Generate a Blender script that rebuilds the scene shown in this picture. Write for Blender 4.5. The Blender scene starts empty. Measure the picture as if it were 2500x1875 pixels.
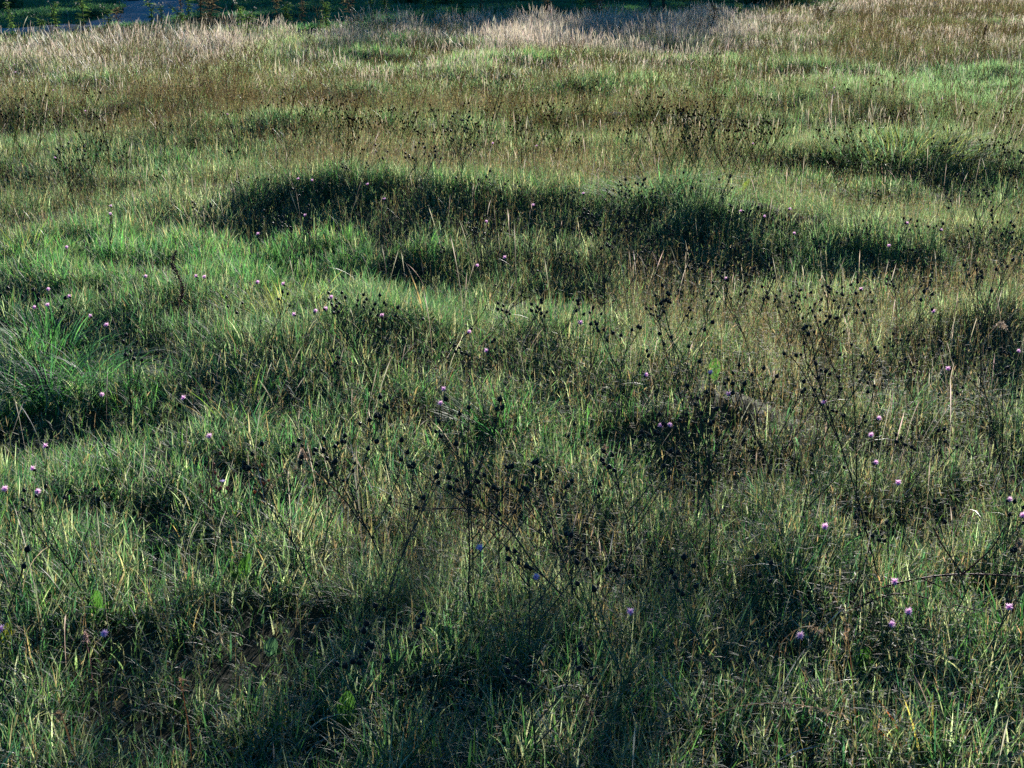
import bpy, math, numpy as np
from mathutils import Vector

C = bpy.context.scene.collection
scn = bpy.context.scene
RNG = np.random.default_rng(11)

# ------------------------------------------------------------------ camera, sky, sun, exposure
CAM_Z, PITCH, LENS = 1.95, 17.4, 50.0
FPX = LENS / 36.0 * 2500.0
cam = bpy.data.objects.new('camera', bpy.data.cameras.new('camera'))
C.objects.link(cam)
cam.data.lens = LENS; cam.data.sensor_width = 36.0
cam.data.clip_start = 0.1; cam.data.clip_end = 3000.0
cam.location = (0, 0, CAM_Z)
cam.rotation_euler = (math.radians(90 - PITCH), 0, 0)
scn.camera = cam

SUN_EL, SUN_AZ = 13.5, 13.0            # sun ahead of the camera, a little to the right
world = bpy.data.worlds.new('World'); scn.world = world
world.use_nodes = True
nt = world.node_tree
bg = nt.nodes['Background']
sky = nt.nodes.new('ShaderNodeTexSky')
sky.sky_type = 'NISHITA'; sky.sun_disc = False
sky.sun_elevation = math.radians(SUN_EL)
sky.sun_rotation = math.radians(SUN_AZ)
sky.air_density = 1.0; sky.dust_density = 0.0; sky.ozone_density = 10.0
tn = nt.nodes.new('ShaderNodeMix'); tn.data_type = 'RGBA'; tn.blend_type = 'MULTIPLY'; tn.inputs[0].default_value = 1
nt.links.new(sky.outputs[0], tn.inputs[6]); tn.inputs[7].default_value = (.76, 1.0, .84, 1)   # tint grades the sky light so shadows turn teal
nt.links.new(tn.outputs[2], bg.inputs[0])
bg.inputs[1].default_value = 0.085

sun = bpy.data.objects.new('sun', bpy.data.lights.new('sun', 'SUN'))
C.objects.link(sun)
sun.data.energy = 4.6; sun.data.angle = math.radians(0.55); sun.data.color = (1.0, 0.94, 0.86)
SD = Vector((math.sin(math.radians(SUN_AZ)) * math.cos(math.radians(SUN_EL)),
             math.cos(math.radians(SUN_AZ)) * math.cos(math.radians(SUN_EL)),
             math.sin(math.radians(SUN_EL))))
sun.rotation_euler = (-SD).to_track_quat('-Z', 'Y').to_euler()
sun.location = (10, 40, 20)

scn.view_settings.view_transform = 'Standard'
scn.view_settings.look = 'None'
scn.view_settings.exposure = 1.3
scn.view_settings.gamma = 1.0
scn.cycles.use_denoising = False
scn.cycles.max_bounces = 6
scn.cycles.diffuse_bounces = 3
scn.cycles.transmission_bounces = 4
scn.cycles.sample_clamp_indirect = 4.0
scn.cycles.caustics_reflective = False
scn.cycles.caustics_refractive = False

# ------------------------------------------------------------------ projection helpers (photo pixels are 2500 x 1875)
CP, SP = math.cos(math.radians(PITCH)), math.sin(math.radians(PITCH))
def G(px, py, z=0.0):
    """ground point seen at pixel px, py on the horizontal plane z"""
    a = (px - 1250.0) / FPX; b = (937.5 - py) / FPX
    dx, dy, dz = a, CP + b * SP, -SP + b * CP
    t = (z - CAM_Z) / dz
    return dx * t, dy * t
def PIX(x, y, z=0.0):
    """pixel of world points (arrays)"""
    zc = z - CAM_Z
    depth = np.maximum(y * CP - zc * SP, 0.05)
    up = y * SP + zc * CP
    return 1250.0 + FPX * x / depth, 937.5 - FPX * up / depth

# ------------------------------------------------------------------ noise and terrain
def _grid(seed):
    return np.random.default_rng(seed).random((256, 256))
_GR = {}
def noise(x, y, scale, seed=0):
    if seed not in _GR: _GR[seed] = _grid(seed)
    g = _GR[seed]
    u = np.asarray(x) / scale + 37.3; v = np.asarray(y) / scale + 91.7
    iu = np.floor(u).astype(int); iv = np.floor(v).astype(int)
    fu = u - iu; fv = v - iv
    fu = fu * fu * (3 - 2 * fu); fv = fv * fv * (3 - 2 * fv)
    a = g[iu % 256, iv % 256]; b = g[(iu + 1) % 256, iv % 256]
    c = g[iu % 256, (iv + 1) % 256]; d = g[(iu + 1) % 256, (iv + 1) % 256]
    return (a * (1 - fu) + b * fu) * (1 - fv) + (c * (1 - fu) + d * fu) * fv

# mounds and grown-over hummocks: ridge pixel, half width in pixels, height
MOUNDS = [
 (2200,362,270,.36),(2420,345,90,.20),(955,116,95,.34),(1330,142,105,.28),(1140,100,90,.24),(2040,104,170,.28),
 (1895,120,60,.2),(1290,120,60,.16),(2390,150,120,.2),(530,298,130,.22),(70,245,130,.25),(280,240,110,.18),
 (560,235,150,.24),(880,225,200,.24),(820,325,170,.22),(180,392,190,.26),(1010,462,330,.42),(700,470,170,.22),
 (1600,510,140,.34),(1360,470,120,.22),(300,505,230,.28),(320,648,180,.22),(150,870,180,.26),(680,790,200,.28),
 (1240,800,130,.24),(1780,885,170,.30),(1560,860,130,.18),(1850,525,250,.24),(2150,585,180,.2),(2370,755,130,.26),
 (2480,860,100,.2),(2100,1190,190,.2),(1900,235,200,.2),(1550,330,230,.18),(2150,250,160,.2),(2300,235,160,.18),
 (1700,430,160,.16),(450,1090,220,.15),(1050,560,220,.14),(2450,560,140,.2),(1560,100,120,.16),(600,150,130,.14),
 (300,160,120,.12),(1480,1130,200,.14),(60,640,110,.15),(1750,60,110,.18),(1500,200,120,.18),(1700,200,110,.16),
]
_M = []
for px, py, hw, h in MOUNDS:
    x, y = G(px, py, 0.2)
    _M.append((x, y, hw * y / FPX * 0.75, h))
def terrain(x, y):
    x = np.asarray(x, float); y = np.asarray(y, float)
    z = 0.08 * (noise(x, y, 2.4, 1) - .5) + 0.05 * (noise(x, y * 1.6, .9, 2) - .5) + .20 * (noise(x * .5, y, .85, 33) - .5) * np.clip(y / 8, .35, 1.3)
    x0_, y0_ = x, y
    x = x + .9 * (noise(x0_, y0_, .9, 34) - .5) + .45 * (noise(x0_, y0_, .35, 35) - .5)
    y = y + 1.0 * (noise(x0_, y0_, .9, 36) - .5) + .45 * (noise(x0_, y0_, .35, 37) - .5)
    for mx, my, sx, h in _M:
        dy = y - my + 0.10 * np.sin((x - mx) * 4.0 + mx)
        s = np.where(dy < 0, 0.17 + 0.35 * h, 0.55 + 1.2 * h)
        z = z + h * 0.46 * np.exp(-0.5 * ((x - mx) / sx) ** 2 - 0.5 * (dy / s) ** 2)
    return z * np.clip((60 - y) / 15, 0, 1)

def T1(x, y): return float(terrain(np.array([x]), np.array([y]))[0])

def edge_y(px):
    """image row of the far edge of the rough meadow for each column"""
    return np.interp(px, [0, 250, 450, 560, 900, 1250, 1700, 1950, 2100, 2500], [98, 94, 88, 82, 68, 62, 53, 34, 2, -40])
def blob(px, py, cx, cy, rx, ry):
    return np.exp(-((px - cx) / rx) ** 2 - ((py - cy) / ry) ** 2)

# ------------------------------------------------------------------ materials
def mat(name, rough=0.6, attr='Col', color=None, translucent=0.0, gloss=0.0, bump=None, tint=(1, 1, 1)):
    m = bpy.data.materials.new(name); m.use_nodes = True
    t = m.node_tree; t.nodes.clear()
    N = t.nodes.new; L = t.links.new
    out = N('ShaderNodeOutputMaterial')
    if color is None:
        a = N('ShaderNodeAttribute'); a.attribute_name = attr; col = a.outputs['Color']
    else:
        nz = N('ShaderNodeTexNoise'); nz.inputs['Scale'].default_value = 55; nz.inputs['Detail'].default_value = 4
        mx = N('ShaderNodeMix'); mx.data_type = 'RGBA'
        mx.inputs[6].default_value = (*[c * .65 for c in color], 1); mx.inputs[7].default_value = (*[min(1, c * 1.35) for c in color], 1)
        geo = N('ShaderNodeTexCoord')
        L(geo.outputs['Object'], nz.inputs['Vector'])
        L(nz.outputs['Fac'], mx.inputs[0]); col = mx.outputs[2]
    d = N('ShaderNodeBsdfDiffuse'); L(col, d.inputs['Color'])
    sh = d.outputs[0]
    if translucent > 0:
        tr = N('ShaderNodeBsdfTranslucent')
        tm = N('ShaderNodeMix'); tm.data_type = 'RGBA'; tm.blend_type = 'MULTIPLY'; tm.inputs[0].default_value = 1
        L(col, tm.inputs[6]); tm.inputs[7].default_value = (*tint, 1)
        L(tm.outputs[2], tr.inputs['Color'])
        ms = N('ShaderNodeMixShader'); ms.inputs[0].default_value = translucent
        L(sh, ms.inputs[1]); L(tr.outputs[0], ms.inputs[2]); sh = ms.outputs[0]
    if gloss > 0:
        g = N('ShaderNodeBsdfGlossy'); g.inputs['Roughness'].default_value = rough
        g.inputs['Color'].default_value = (1, 1, 1, 1)
        lw = N('ShaderNodeFresnel'); lw.inputs['IOR'].default_value = 1.36
        mu = N('ShaderNodeMath'); mu.operation = 'MULTIPLY'; mu.inputs[1].default_value = gloss
        L(lw.outputs[0], mu.inputs[0])
        ms = N('ShaderNodeMixShader'); L(mu.outputs[0], ms.inputs[0])
        L(sh, ms.inputs[1]); L(g.outputs[0], ms.inputs[2]); sh = ms.outputs[0]
    L(sh, out.inputs['Surface'])
    return m

M_GRASS = mat('grass_blade', 0.66, translucent=.55, gloss=.09, tint=(2.0, 2.65, 1.65))
M_DRY = mat('dry_grass', 0.6, translucent=.5, gloss=.2, tint=(1.7, 1.65, 1.6))
M_STEM = mat('stem', 0.55, gloss=.12)
M_HEAD = mat('seed_head', 0.6, gloss=.35)
M_LEAF = mat('herb_leaf', 0.6, translucent=.5, gloss=.05, tint=(2.3, 2.6, 1.6))
M_PETAL = mat('petal', 0.6, translucent=.5, gloss=.2, tint=(1.2, 1.2, 1.2))
M_BARK = mat('bark', .8, color=(.06, .045, .035))
M_DEW = mat('dew', 0.22, color=(.8, .8, .8), gloss=8.0)

def ground_mat(name, ca, cb, scale, bump=.4):
    m = bpy.data.materials.new(name); m.use_nodes = True
    t = m.node_tree; p = t.nodes['Principled BSDF']; p.inputs['Roughness'].default_value = .95
    p.inputs['Specular IOR Level'].default_value = .15
    geo = t.nodes.new('ShaderNodeTexCoord')
    n1 = t.nodes.new('ShaderNodeTexNoise'); n1.inputs['Scale'].default_value = scale; n1.inputs['Detail'].default_value = 8
    n2 = t.nodes.new('ShaderNodeTexNoise'); n2.inputs['Scale'].default_value = scale * .07; n2.inputs['Detail'].default_value = 4
    ad = t.nodes.new('ShaderNodeMath'); ad.operation = 'MULTIPLY_ADD'; ad.inputs[1].default_value = .6; 
    cr = t.nodes.new('ShaderNodeValToRGB')
    cr.color_ramp.elements[0].position = .35; cr.color_ramp.elements[1].position = .75
    cr.color_ramp.elements[0].color = (*ca, 1); cr.color_ramp.elements[1].color = (*cb, 1)
    L = t.links.new
    L(geo.outputs['Object'], n1.inputs['Vector']); L(geo.outputs['Object'], n2.inputs['Vector'])
    L(n1.outputs['Fac'], ad.inputs[0])
    sc = t.nodes.new('ShaderNodeMath'); sc.operation = 'MULTIPLY'; sc.inputs[1].default_value = .4
    L(n2.outputs['Fac'], sc.inputs[0]); L(sc.outputs[0], ad.inputs[2])
    L(ad.outputs[0], cr.inputs[0]); L(cr.outputs[0], p.inputs['Base Color'])
    b = t.nodes.new('ShaderNodeBump'); b.inputs['Strength'].default_value = bump; b.inputs['Distance'].default_value = .03
    L(n1.outputs['Fac'], b.inputs['Height']); L(b.outputs[0], p.inputs['Normal'])
    return m
M_GROUND = ground_mat('meadow_ground', (.018, .02, .009), (.05, .05, .025), 18)
M_PATH = ground_mat('path_gravel', (.22, .20, .18), (.40, .37, .34), 30, .3)
M_SOIL = ground_mat('bare_soil', (.018, .012, .012), (.05, .035, .03), 30, 1.0)

# ------------------------------------------------------------------ mesh plumbing
def mesh_data(name, V, T, Cc=None, m=None, smooth=False):
    me = bpy.data.meshes.new(name)
    V = np.asarray(V, np.float32).reshape(-1, 3); T = np.asarray(T, np.int32).reshape(-1, 3)
    me.vertices.add(len(V)); me.vertices.foreach_set('co', V.ravel())
    me.loops.add(T.size); me.loops.foreach_set('vertex_index', T.ravel())
    me.polygons.add(len(T)); me.polygons.foreach_set('loop_start', np.arange(0, T.size, 3, dtype=np.int32))
    try: me.polygons.foreach_set('loop_total', np.full(len(T), 3, np.int32))
    except Exception: pass
    me.update(calc_edges=True)
    if Cc is not None:
        a = me.color_attributes.new('Col', 'FLOAT_COLOR', 'POINT')
        c4 = np.ones((len(V), 4), np.float32); c4[:, :3] = Cc
        a.data.foreach_set('color', c4.ravel())
    if m: me.materials.append(m)
    me.polygons.foreach_set('use_smooth', np.full(len(T), smooth))
    return me
def obj(name, me, parent=None, **props):
    o = bpy.data.objects.new(name, me); C.objects.link(o)
    if parent is not None: o.parent = parent
    for k, v in props.items(): o[k] = v
    return o
class MB:
    def __init__(s): s.V = []; s.T = []; s.C = []; s.n = 0
    def add(s, V, T, c):
        V = np.asarray(V, float).reshape(-1, 3); T = np.asarray(T, int).reshape(-1, 3)
        s.V.append(V); s.T.append(T + s.n); s.n += len(V)
        c = np.asarray(c, float)
        s.C.append(np.broadcast_to(c, (len(V), 3)).copy() if c.ndim == 1 else c)
        return s
    def arr(s):
        if not s.V: return np.zeros((0, 3)), np.zeros((0, 3), int), np.zeros((0, 3))
        return np.concatenate(s.V), np.concatenate(s.T), np.concatenate(s.C)
    def mesh(s, name, m, smooth=False):
        V, T, c = s.arr(); return mesh_data(name, V, T, c, m, smooth)

def tube(mb, pts, r, col, k=4):
    pts = np.asarray(pts, float); n = len(pts)
    r = np.broadcast_to(np.asarray(r, float), (n,))
    d = np.gradient(pts, axis=0); d /= np.linalg.norm(d, axis=1)[:, None] + 1e-9
    up = np.where(np.abs(d[:, 2:3]) > .9, [[1., 0, 0]], [[0, 0, 1.]])
    a = np.cross(d, up); a /= np.linalg.norm(a, axis=1)[:, None]
    b = np.cross(d, a)
    an = np.arange(k) * 2 * math.pi / k
    V = pts[:, None] + r[:, None, None] * (a[:, None] * np.cos(an)[None, :, None] + b[:, None] * np.sin(an)[None, :, None])
    T = []
    for i in range(n - 1):
        for j in range(k):
            p, q = i * k + j, i * k + (j + 1) % k
            T += [(p, q, q + k), (p, q + k, p + k)]
    c = np.asarray(col, float)
    if c.ndim == 2: c = np.repeat(c, k, axis=0)
    mb.add(V.reshape(-1, 3), T, c)

def spindle(mb, base, axis, length, prof, col, k=6):
    """lathe along an axis: prof = [(t, radius)], open ended points closed by small rings"""
    base = np.asarray(base, float); axis = np.asarray(axis, float); axis /= np.linalg.norm(axis)
    pts = np.array([base + axis * length * t for t, _ in prof])
    a = np.cross(axis, [1., 0, 0] if abs(axis[0]) < .8 else [0, 1., 0]); a /= np.linalg.norm(a); b = np.cross(axis, a)
    an = np.arange(k) * 2 * math.pi / k
    V = []
    for p, (_, r) in zip(pts, prof):
        V.append(p + r * (np.cos(an)[:, None] * a + np.sin(an)[:, None] * b))
    T = []
    n = len(prof)
    for i in range(n - 1):
        for j in range(k):
            p, q = i * k + j, i * k + (j + 1) % k
            T += [(p, q, q + k), (p, q + k, p + k)]
    c = np.asarray(col, float)
    if c.ndim == 2: c = np.repeat(c, k, axis=0)
    mb.add(np.concatenate(V), T, c)

def leaf(mb, base, d, length, w, col, up=(0, 0, 1), fold=.15, droop=.3, n=4):
    base = np.asarray(base, float); d = np.asarray(d, float); d /= np.linalg.norm(d)
    side = np.cross(d, up); ln = np.linalg.norm(side)
    side = side / ln if ln > 1e-3 else np.array([1., 0, 0])
    nrm = np.cross(side, d)
    V = []; T = []
    for i in range(n + 1):
        t = i / n
        ww = w * math.sin(math.pi * min(.97, .08 + .9 * t)) ** .8
        p = base + d * length * t - np.array([0, 0, 1]) * droop * length * t * t
        V += [p - side * ww / 2 + nrm * fold * ww, p, p + side * ww / 2 + nrm * fold * ww]
    for i in range(n):
        a = 3 * i
        for s in (0, 1):
            T += [(a + s, a + s + 1, a + s + 4), (a + s, a + s + 4, a + s + 3)]
    mb.add(V, T, col)

# ------------------------------------------------------------------ vectorised blades
def blades(x, y, z, L, w, az, lean, bend, col, tipcol, S=3, profile='blade', twist=None):
    n = len(x)
    t = np.linspace(0, 1, S + 1)
    ang = lean[:, None] + bend[:, None] * t[None, :] ** 1.3
    step = L[:, None] / S
    am = .5 * (ang[:, 1:] + ang[:, :-1])
    hz = np.concatenate([np.zeros((n, 1)), np.cumsum(np.sin(am) * step, 1)], 1)
    vz = np.concatenate([np.zeros((n, 1)), np.cumsum(np.cos(am) * step, 1)], 1)
    cx = x[:, None] + hz * np.cos(az)[:, None]; cy = y[:, None] + hz * np.sin(az)[:, None]
    cz = z[:, None] + vz
    tw = (az + math.pi / 2 + (twist if twist is not None else RNG.normal(0, .5, n)))
    sx, sy = np.cos(tw)[:, None], np.sin(tw)[:, None]
    if profile == 'blade': pr = np.interp(t, [0, .35, .7, 1], [.75, 1, .75, .0])
    elif profile == 'culm': pr = np.interp(t, [0, .68, .80, .92, 1], [.6, .45, 2.1, 1.6, 0.1])
    hw = .5 * w[:, None] * pr[None, :-1]
    Vl = np.stack([cx[:, :-1] - hw * sx, cy[:, :-1] - hw * sy, cz[:, :-1]], -1)
    Vr = np.stack([cx[:, :-1] + hw * sx, cy[:, :-1] + hw * sy, cz[:, :-1]], -1)
    tip = np.stack([cx[:, -1], cy[:, -1], cz[:, -1]], -1)[:, None]
    V = np.concatenate([np.stack([Vl, Vr], 2).reshape(n, 2 * S, 3), tip], 1)
    T = []
    for i in range(S - 1):
        a = 2 * i; T += [(a, a + 1, a + 3), (a, a + 3, a + 2)]
    T.append((2 * S - 2, 2 * S - 1, 2 * S))
    T = np.array(T)
    nv = 2 * S + 1
    TT = (T[None] + (np.arange(n) * nv)[:, None, None]).reshape(-1, 3)
    tt = np.concatenate([np.repeat(t[:-1], 2), [1.0]])
    cc = col[:, None] * (1 - tt)[None, :, None] + tipcol[:, None] * tt[None, :, None]
    return V.reshape(-1, 3), TT, cc.reshape(-1, 3), tip[:, 0]

def scatter(n_per_m2, y0, y1, margin=.8):
    """points over the viewed trapezium between two distances"""
    k = 2500 / 2 / FPX * 1.06
    hw = k * (y1 * CP + CAM_Z * SP) + margin
    N = int(n_per_m2 * 2 * hw * (y1 - y0))
    x = RNG.uniform(-hw, hw, N); y = RNG.uniform(y0, y1, N)
    ok = np.abs(x) < k * (y * CP + CAM_Z * SP) + margin
    return x[ok], y[ok]

def zones(x, y):
    px, py = PIX(x, y, .15)
    z = {}
    z['py'] = py; z['px'] = px
    edge = edge_y(px)
    z['in'] = 1 / (1 + np.exp(-(py - edge) / 5.0))
    straw = np.clip((210 - py) / 85, 0, 1) * np.clip((2100 - px) / 400, .15, 1)
    straw = np.maximum(straw, .55 * blob(px, py, 60, 150, 300, 60))
    straw = np.maximum(straw, .5 * blob(px, py, 480, 520, 90, 90))
    straw = np.maximum(straw, .45 * blob(px, py, 1850, 690, 300, 60))
    straw = np.maximum(straw, .5 * blob(px, py, 2180, 345, 260, 30))
    straw = np.maximum(straw, .3 * blob(px, py, 750, 1260, 160, 200))
    straw = np.maximum(straw, .35 * blob(px, py, 2330, 1000, 250, 200))
    z['straw'] = straw
    kn = .85 * blob(px, py, 1250, 255, 1500, 75) + .95 * blob(px, py, 1250, 390, 480, 110) + .9 * blob(px, py, 2250, 90, 380, 120)
    kn += .7 * blob(px, py, 2150, 900, 420, 300) + .8 * blob(px, py, 1150, 1270, 420, 190) + .45 * blob(px, py, 250, 430, 500, 110)
    kn += .5 * blob(px, py, 1300, 720, 450, 130) + .35 * blob(px, py, 400, 200, 500, 90) + .25
    kn *= np.clip(2.6 * (noise(x, y, 1.1, 5) * .6 + noise(x, y, 3.2, 42) * .5 - .25), .3, 1.6)
    kn = np.maximum(kn, 1.0 * blob(px, py, 1080, 1260, 330, 150)); kn = np.maximum(kn, .9 * blob(px, py, 2150, 950, 330, 170)); kn = np.maximum(kn, .8 * blob(px, py, 1250, 400, 420, 70))
    kn *= 1 - .85 * blob(px, py, 2350, 190, 330, 50) - .8 * blob(px, py, 500, 630, 500, 60)
    kn *= 1 - .7 * blob(px, py, 200, 880, 280, 130)
    z['kn'] = np.clip(kn, 0, 1.2)
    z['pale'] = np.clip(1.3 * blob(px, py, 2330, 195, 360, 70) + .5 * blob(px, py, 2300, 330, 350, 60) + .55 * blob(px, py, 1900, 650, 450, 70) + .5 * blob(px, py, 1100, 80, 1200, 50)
                        + .45 * blob(px, py, 1650, 570, 500, 45) + .4 * blob(px, py, 1150, 1360, 300, 160) + .35 * blob(px, py, 2250, 950, 350, 200) + .35 * blob(px, py, 700, 740, 250, 60), 0, .8)  # lightens grass colour; the upper right blobs paint in the bright glow there
    far = np.exp(-((py - 125) / 60) ** 2) * np.clip(noise(x, y * .6, 1.6, 61) * 2.2 - .9, 0, 1)
    z['straw'] = z['straw'] * (1 - .75 * far) * (1 - .9 * np.clip(blob(px, py, 960, 128, 130, 24) + blob(px, py, 1330, 152, 120, 18) + blob(px, py, 1140, 112, 90, 14) + blob(px, py, 2050, 118, 170, 16), 0, 1))
    z['kn'] = z['kn'] * (1 - .7 * far)
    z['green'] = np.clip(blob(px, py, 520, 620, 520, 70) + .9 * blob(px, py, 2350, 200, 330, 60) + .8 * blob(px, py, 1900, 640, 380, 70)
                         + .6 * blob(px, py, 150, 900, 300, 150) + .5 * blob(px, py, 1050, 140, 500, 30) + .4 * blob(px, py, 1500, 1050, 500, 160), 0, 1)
    return z

GREEN = np.array([[.034, .080, .034], [.046, .105, .045], [.030, .074, .048], [.078, .125, .045], [.060, .105, .070]])
DRYC = np.array([[.28, .24, .18], [.36, .32, .25], [.22, .165, .125], [.24, .14, .09], [.20, .19, .14]])
def pick(pal, n, var=.18):
    c = pal[RNG.integers(0, len(pal), n)]
    return np.clip(c * (1 + RNG.normal(0, var, (n, 1))) * (1 + RNG.normal(0, .06, (n, 3))), .004, .9)

def soil_free(x, y):
    """no growth on the bare patch and on the path"""
    cx, cy = G(1365, 728, .05)
    return (((x - cx) / .36) ** 2 + ((y - cy) / .34) ** 2) > 1

# path centre line (far side of the meadow), in the photo's pixels on the ground
PATH = [(-150, 84), (60, 76), (230, 66), (335, 50), (395, 28), (368, 6), (290, -12), (150, -32), (-50, -48)]
PATHG = np.array([G(a, b, 0) for a, b in PATH])
def path_spline(m=90):
    P = PATHG; out = []
    for i in range(len(P) - 1):
        p0 = P[max(i - 1, 0)]; p1 = P[i]; p2 = P[i + 1]; p3 = P[min(i + 2, len(P) - 1)]
        for t in np.linspace(0, 1, m // (len(P) - 1), endpoint=False):
            out.append(.5 * ((2 * p1) + (-p0 + p2) * t + (2 * p0 - 5 * p1 + 4 * p2 - p3) * t * t + (-p0 + 3 * p1 - 3 * p2 + p3) * t ** 3))
    out.append(P[-1]); return np.array(out)
PS = path_spline()
PATHW = 1.15
def off_path(x, y, w=PATHW):
    d = np.full(len(x), 1e9)
    for a in PS[::2]:
        d = np.minimum(d, (x - a[0]) ** 2 + (y - a[1]) ** 2)
    return d > w * w

# ------------------------------------------------------------------ the ground, the path
def axis(lo, hi, a, b, step, g=1.35):
    v = list(np.arange(a, b + 1e-6, step)); s = step; t = b
    while t < hi: s *= g; t += s; v.append(min(t, hi))
    s = step; t = a; l = []
    while t > lo: s *= g; t -= s; l.append(max(t, lo))
    return np.array(l[::-1] + v)
gx = axis(-700, 700, -17, 17, .11); gy = axis(-200, 1500, 1.5, 46, .09)
X, Y = np.meshgrid(gx, gy)
Z = terrain(X.ravel(), Y.ravel())
V = np.stack([X.ravel(), Y.ravel(), Z], 1)
nx, ny = len(gx), len(gy)
i, j = np.meshgrid(np.arange(nx - 1), np.arange(ny - 1)); a = (j * nx + i).ravel()
T = np.concatenate([np.stack([a, a + 1, a + nx + 1], 1), np.stack([a, a + nx + 1, a + nx], 1)])
obj('ground', mesh_data('ground', V, T, None, M_GROUND, True), kind='structure')

mb = MB(); d = np.gradient(PS, axis=0); d /= np.linalg.norm(d, axis=1)[:, None]; nn = np.stack([-d[:, 1], d[:, 0]], 1)
rows = []
for k, s in enumerate(np.linspace(-1, 1, 9)):
    wv = PATHW * (1 + .12 * np.sin(np.arange(len(PS)) * .9 + 3 * np.sign(s)))
    q = PS + nn * (s * wv)[:, None]
    rows.append(np.column_stack([q, terrain(q[:, 0], q[:, 1]) + .02 + .01 * (1 - s * s)]))
R = np.stack(rows, 1); n, k = R.shape[:2]
i, j = np.meshgrid(np.arange(k - 1), np.arange(n - 1)); a = (j * k + i).ravel()
T = np.concatenate([np.stack([a, a + 1, a + k + 1], 1), np.stack([a, a + k + 1, a + k], 1)])
obj('path', mesh_data('path', R.reshape(-1, 3), T, None, M_PATH, True), kind='structure')

# ------------------------------------------------------------------ grass
def grass_band(dens, y0, y1, S, wpx, lmin, lmax, acc, dew):
    x, y = scatter(dens, y0, y1)
    z = zones(x, y)
    tuft = noise(x, y, .13 + .0 * y, 7) * .5 + noise(x, y, .32, 8) * .6 + .15 * (noise(x, y, 1.2, 41) - .5)
    keep = (RNG.random(len(x)) < np.clip(2.4 * (tuft - .28), .10, 1) * (1 - .45 * np.clip(z['kn'], 0, 1))) & (RNG.random(len(x)) < z['in']) & soil_free(x, y)
    x, y = x[keep], y[keep]; tuft = tuft[keep]
    z = {k: v[keep] for k, v in z.items()}
    n = len(x)
    gz = terrain(x, y)
    L = RNG.uniform(lmin, lmax, n) * np.clip(.25 + 1.35 * tuft, .35, 1.7) * (1 + .15 * z['straw'])
    w = np.maximum(RNG.uniform(.0018, .0050, n) * np.where(RNG.random(n) < .12, 1.7, 1), wpx * y / 1421.0 * RNG.uniform(.7, 1.3, n))
    az = noise(x, y, .35, 9) * 14.0 + RNG.normal(0, 2.0, n)
    lean = np.abs(RNG.normal(.28, .35, n)); bend = np.abs(RNG.normal(.9, .75, n))
    dry = RNG.random(n) < np.clip(.17 + .62 * z['straw'] + .38 * z['kn'] - .15 * z['green'], .05, .85)
    col = np.where(dry[:, None], pick(DRYC, n), pick(GREEN, n))
    pale = (.25 + .75 * noise(x, y, .9, 12))[:, None]
    col = col * (.75 + .5 * pale)
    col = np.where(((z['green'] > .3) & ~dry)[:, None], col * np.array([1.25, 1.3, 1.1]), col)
    col = col * (1 - .75 * z['pale'][:, None]) + .75 * z['pale'][:, None] * pick(np.array([[.17, .21, .14], [.22, .24, .17], [.13, .18, .12]]), n)  # glow painted into blade colour by mixing in a pale palette
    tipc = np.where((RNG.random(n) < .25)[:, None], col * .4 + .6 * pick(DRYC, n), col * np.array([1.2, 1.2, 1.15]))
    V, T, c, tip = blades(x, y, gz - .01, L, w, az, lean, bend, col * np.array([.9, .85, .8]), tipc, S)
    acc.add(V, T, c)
    if dew is not None:
        s = RNG.random(n) < dew[1]
        dew[0].append(tip[s])

acc = MB(); dewpts = []
grass_band(14000, 2.2, 5.2, 5, .55, .05, .17, acc, (dewpts, .12))
grass_band(10000, 5.2, 9, 4, .5, .05, .17, acc, (dewpts, .06))
grass_band(6000, 9, 15, 3, .45, .06, .18, acc, (dewpts, .010))
grass_band(3200, 15, 23, 3, .45, .07, .19, acc, (dewpts, .005))
grass_band(1800, 23, 47, 2, .5, .08, .21, acc, (dewpts, .006))
obj('grass', acc.mesh('grass', M_GRASS), kind='stuff', label='dewy green and straw coloured grass covering the meadow', category='grass')

# short grass on the shaded flat beyond the meadow's edge
acc = MB()
x, y = scatter(420, 24, 62); px, py = PIX(x, y, 0)
k = (py < edge_y(px) + 6) & off_path(x, y, PATHW * .93) ; x, y = x[k], y[k]; n = len(x)
tf = noise(x, y, .8, 21)
V, T, c, _ = blades(x, y, terrain(x, y), RNG.uniform(.06, .14, n) * (.6 + tf), np.full(n, .022), RNG.uniform(0, 6.28, n), np.abs(RNG.normal(.3, .2, n)),
                    RNG.uniform(.2, 1, n), pick(GREEN, n) , pick(GREEN, n) * 1.3, 2)
acc.add(V, T, c)
obj('lawn_grass', acc.mesh('lawn_grass', M_GRASS), kind='stuff', label='short shaded grass beyond the meadow beside the path', category='grass')

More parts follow.
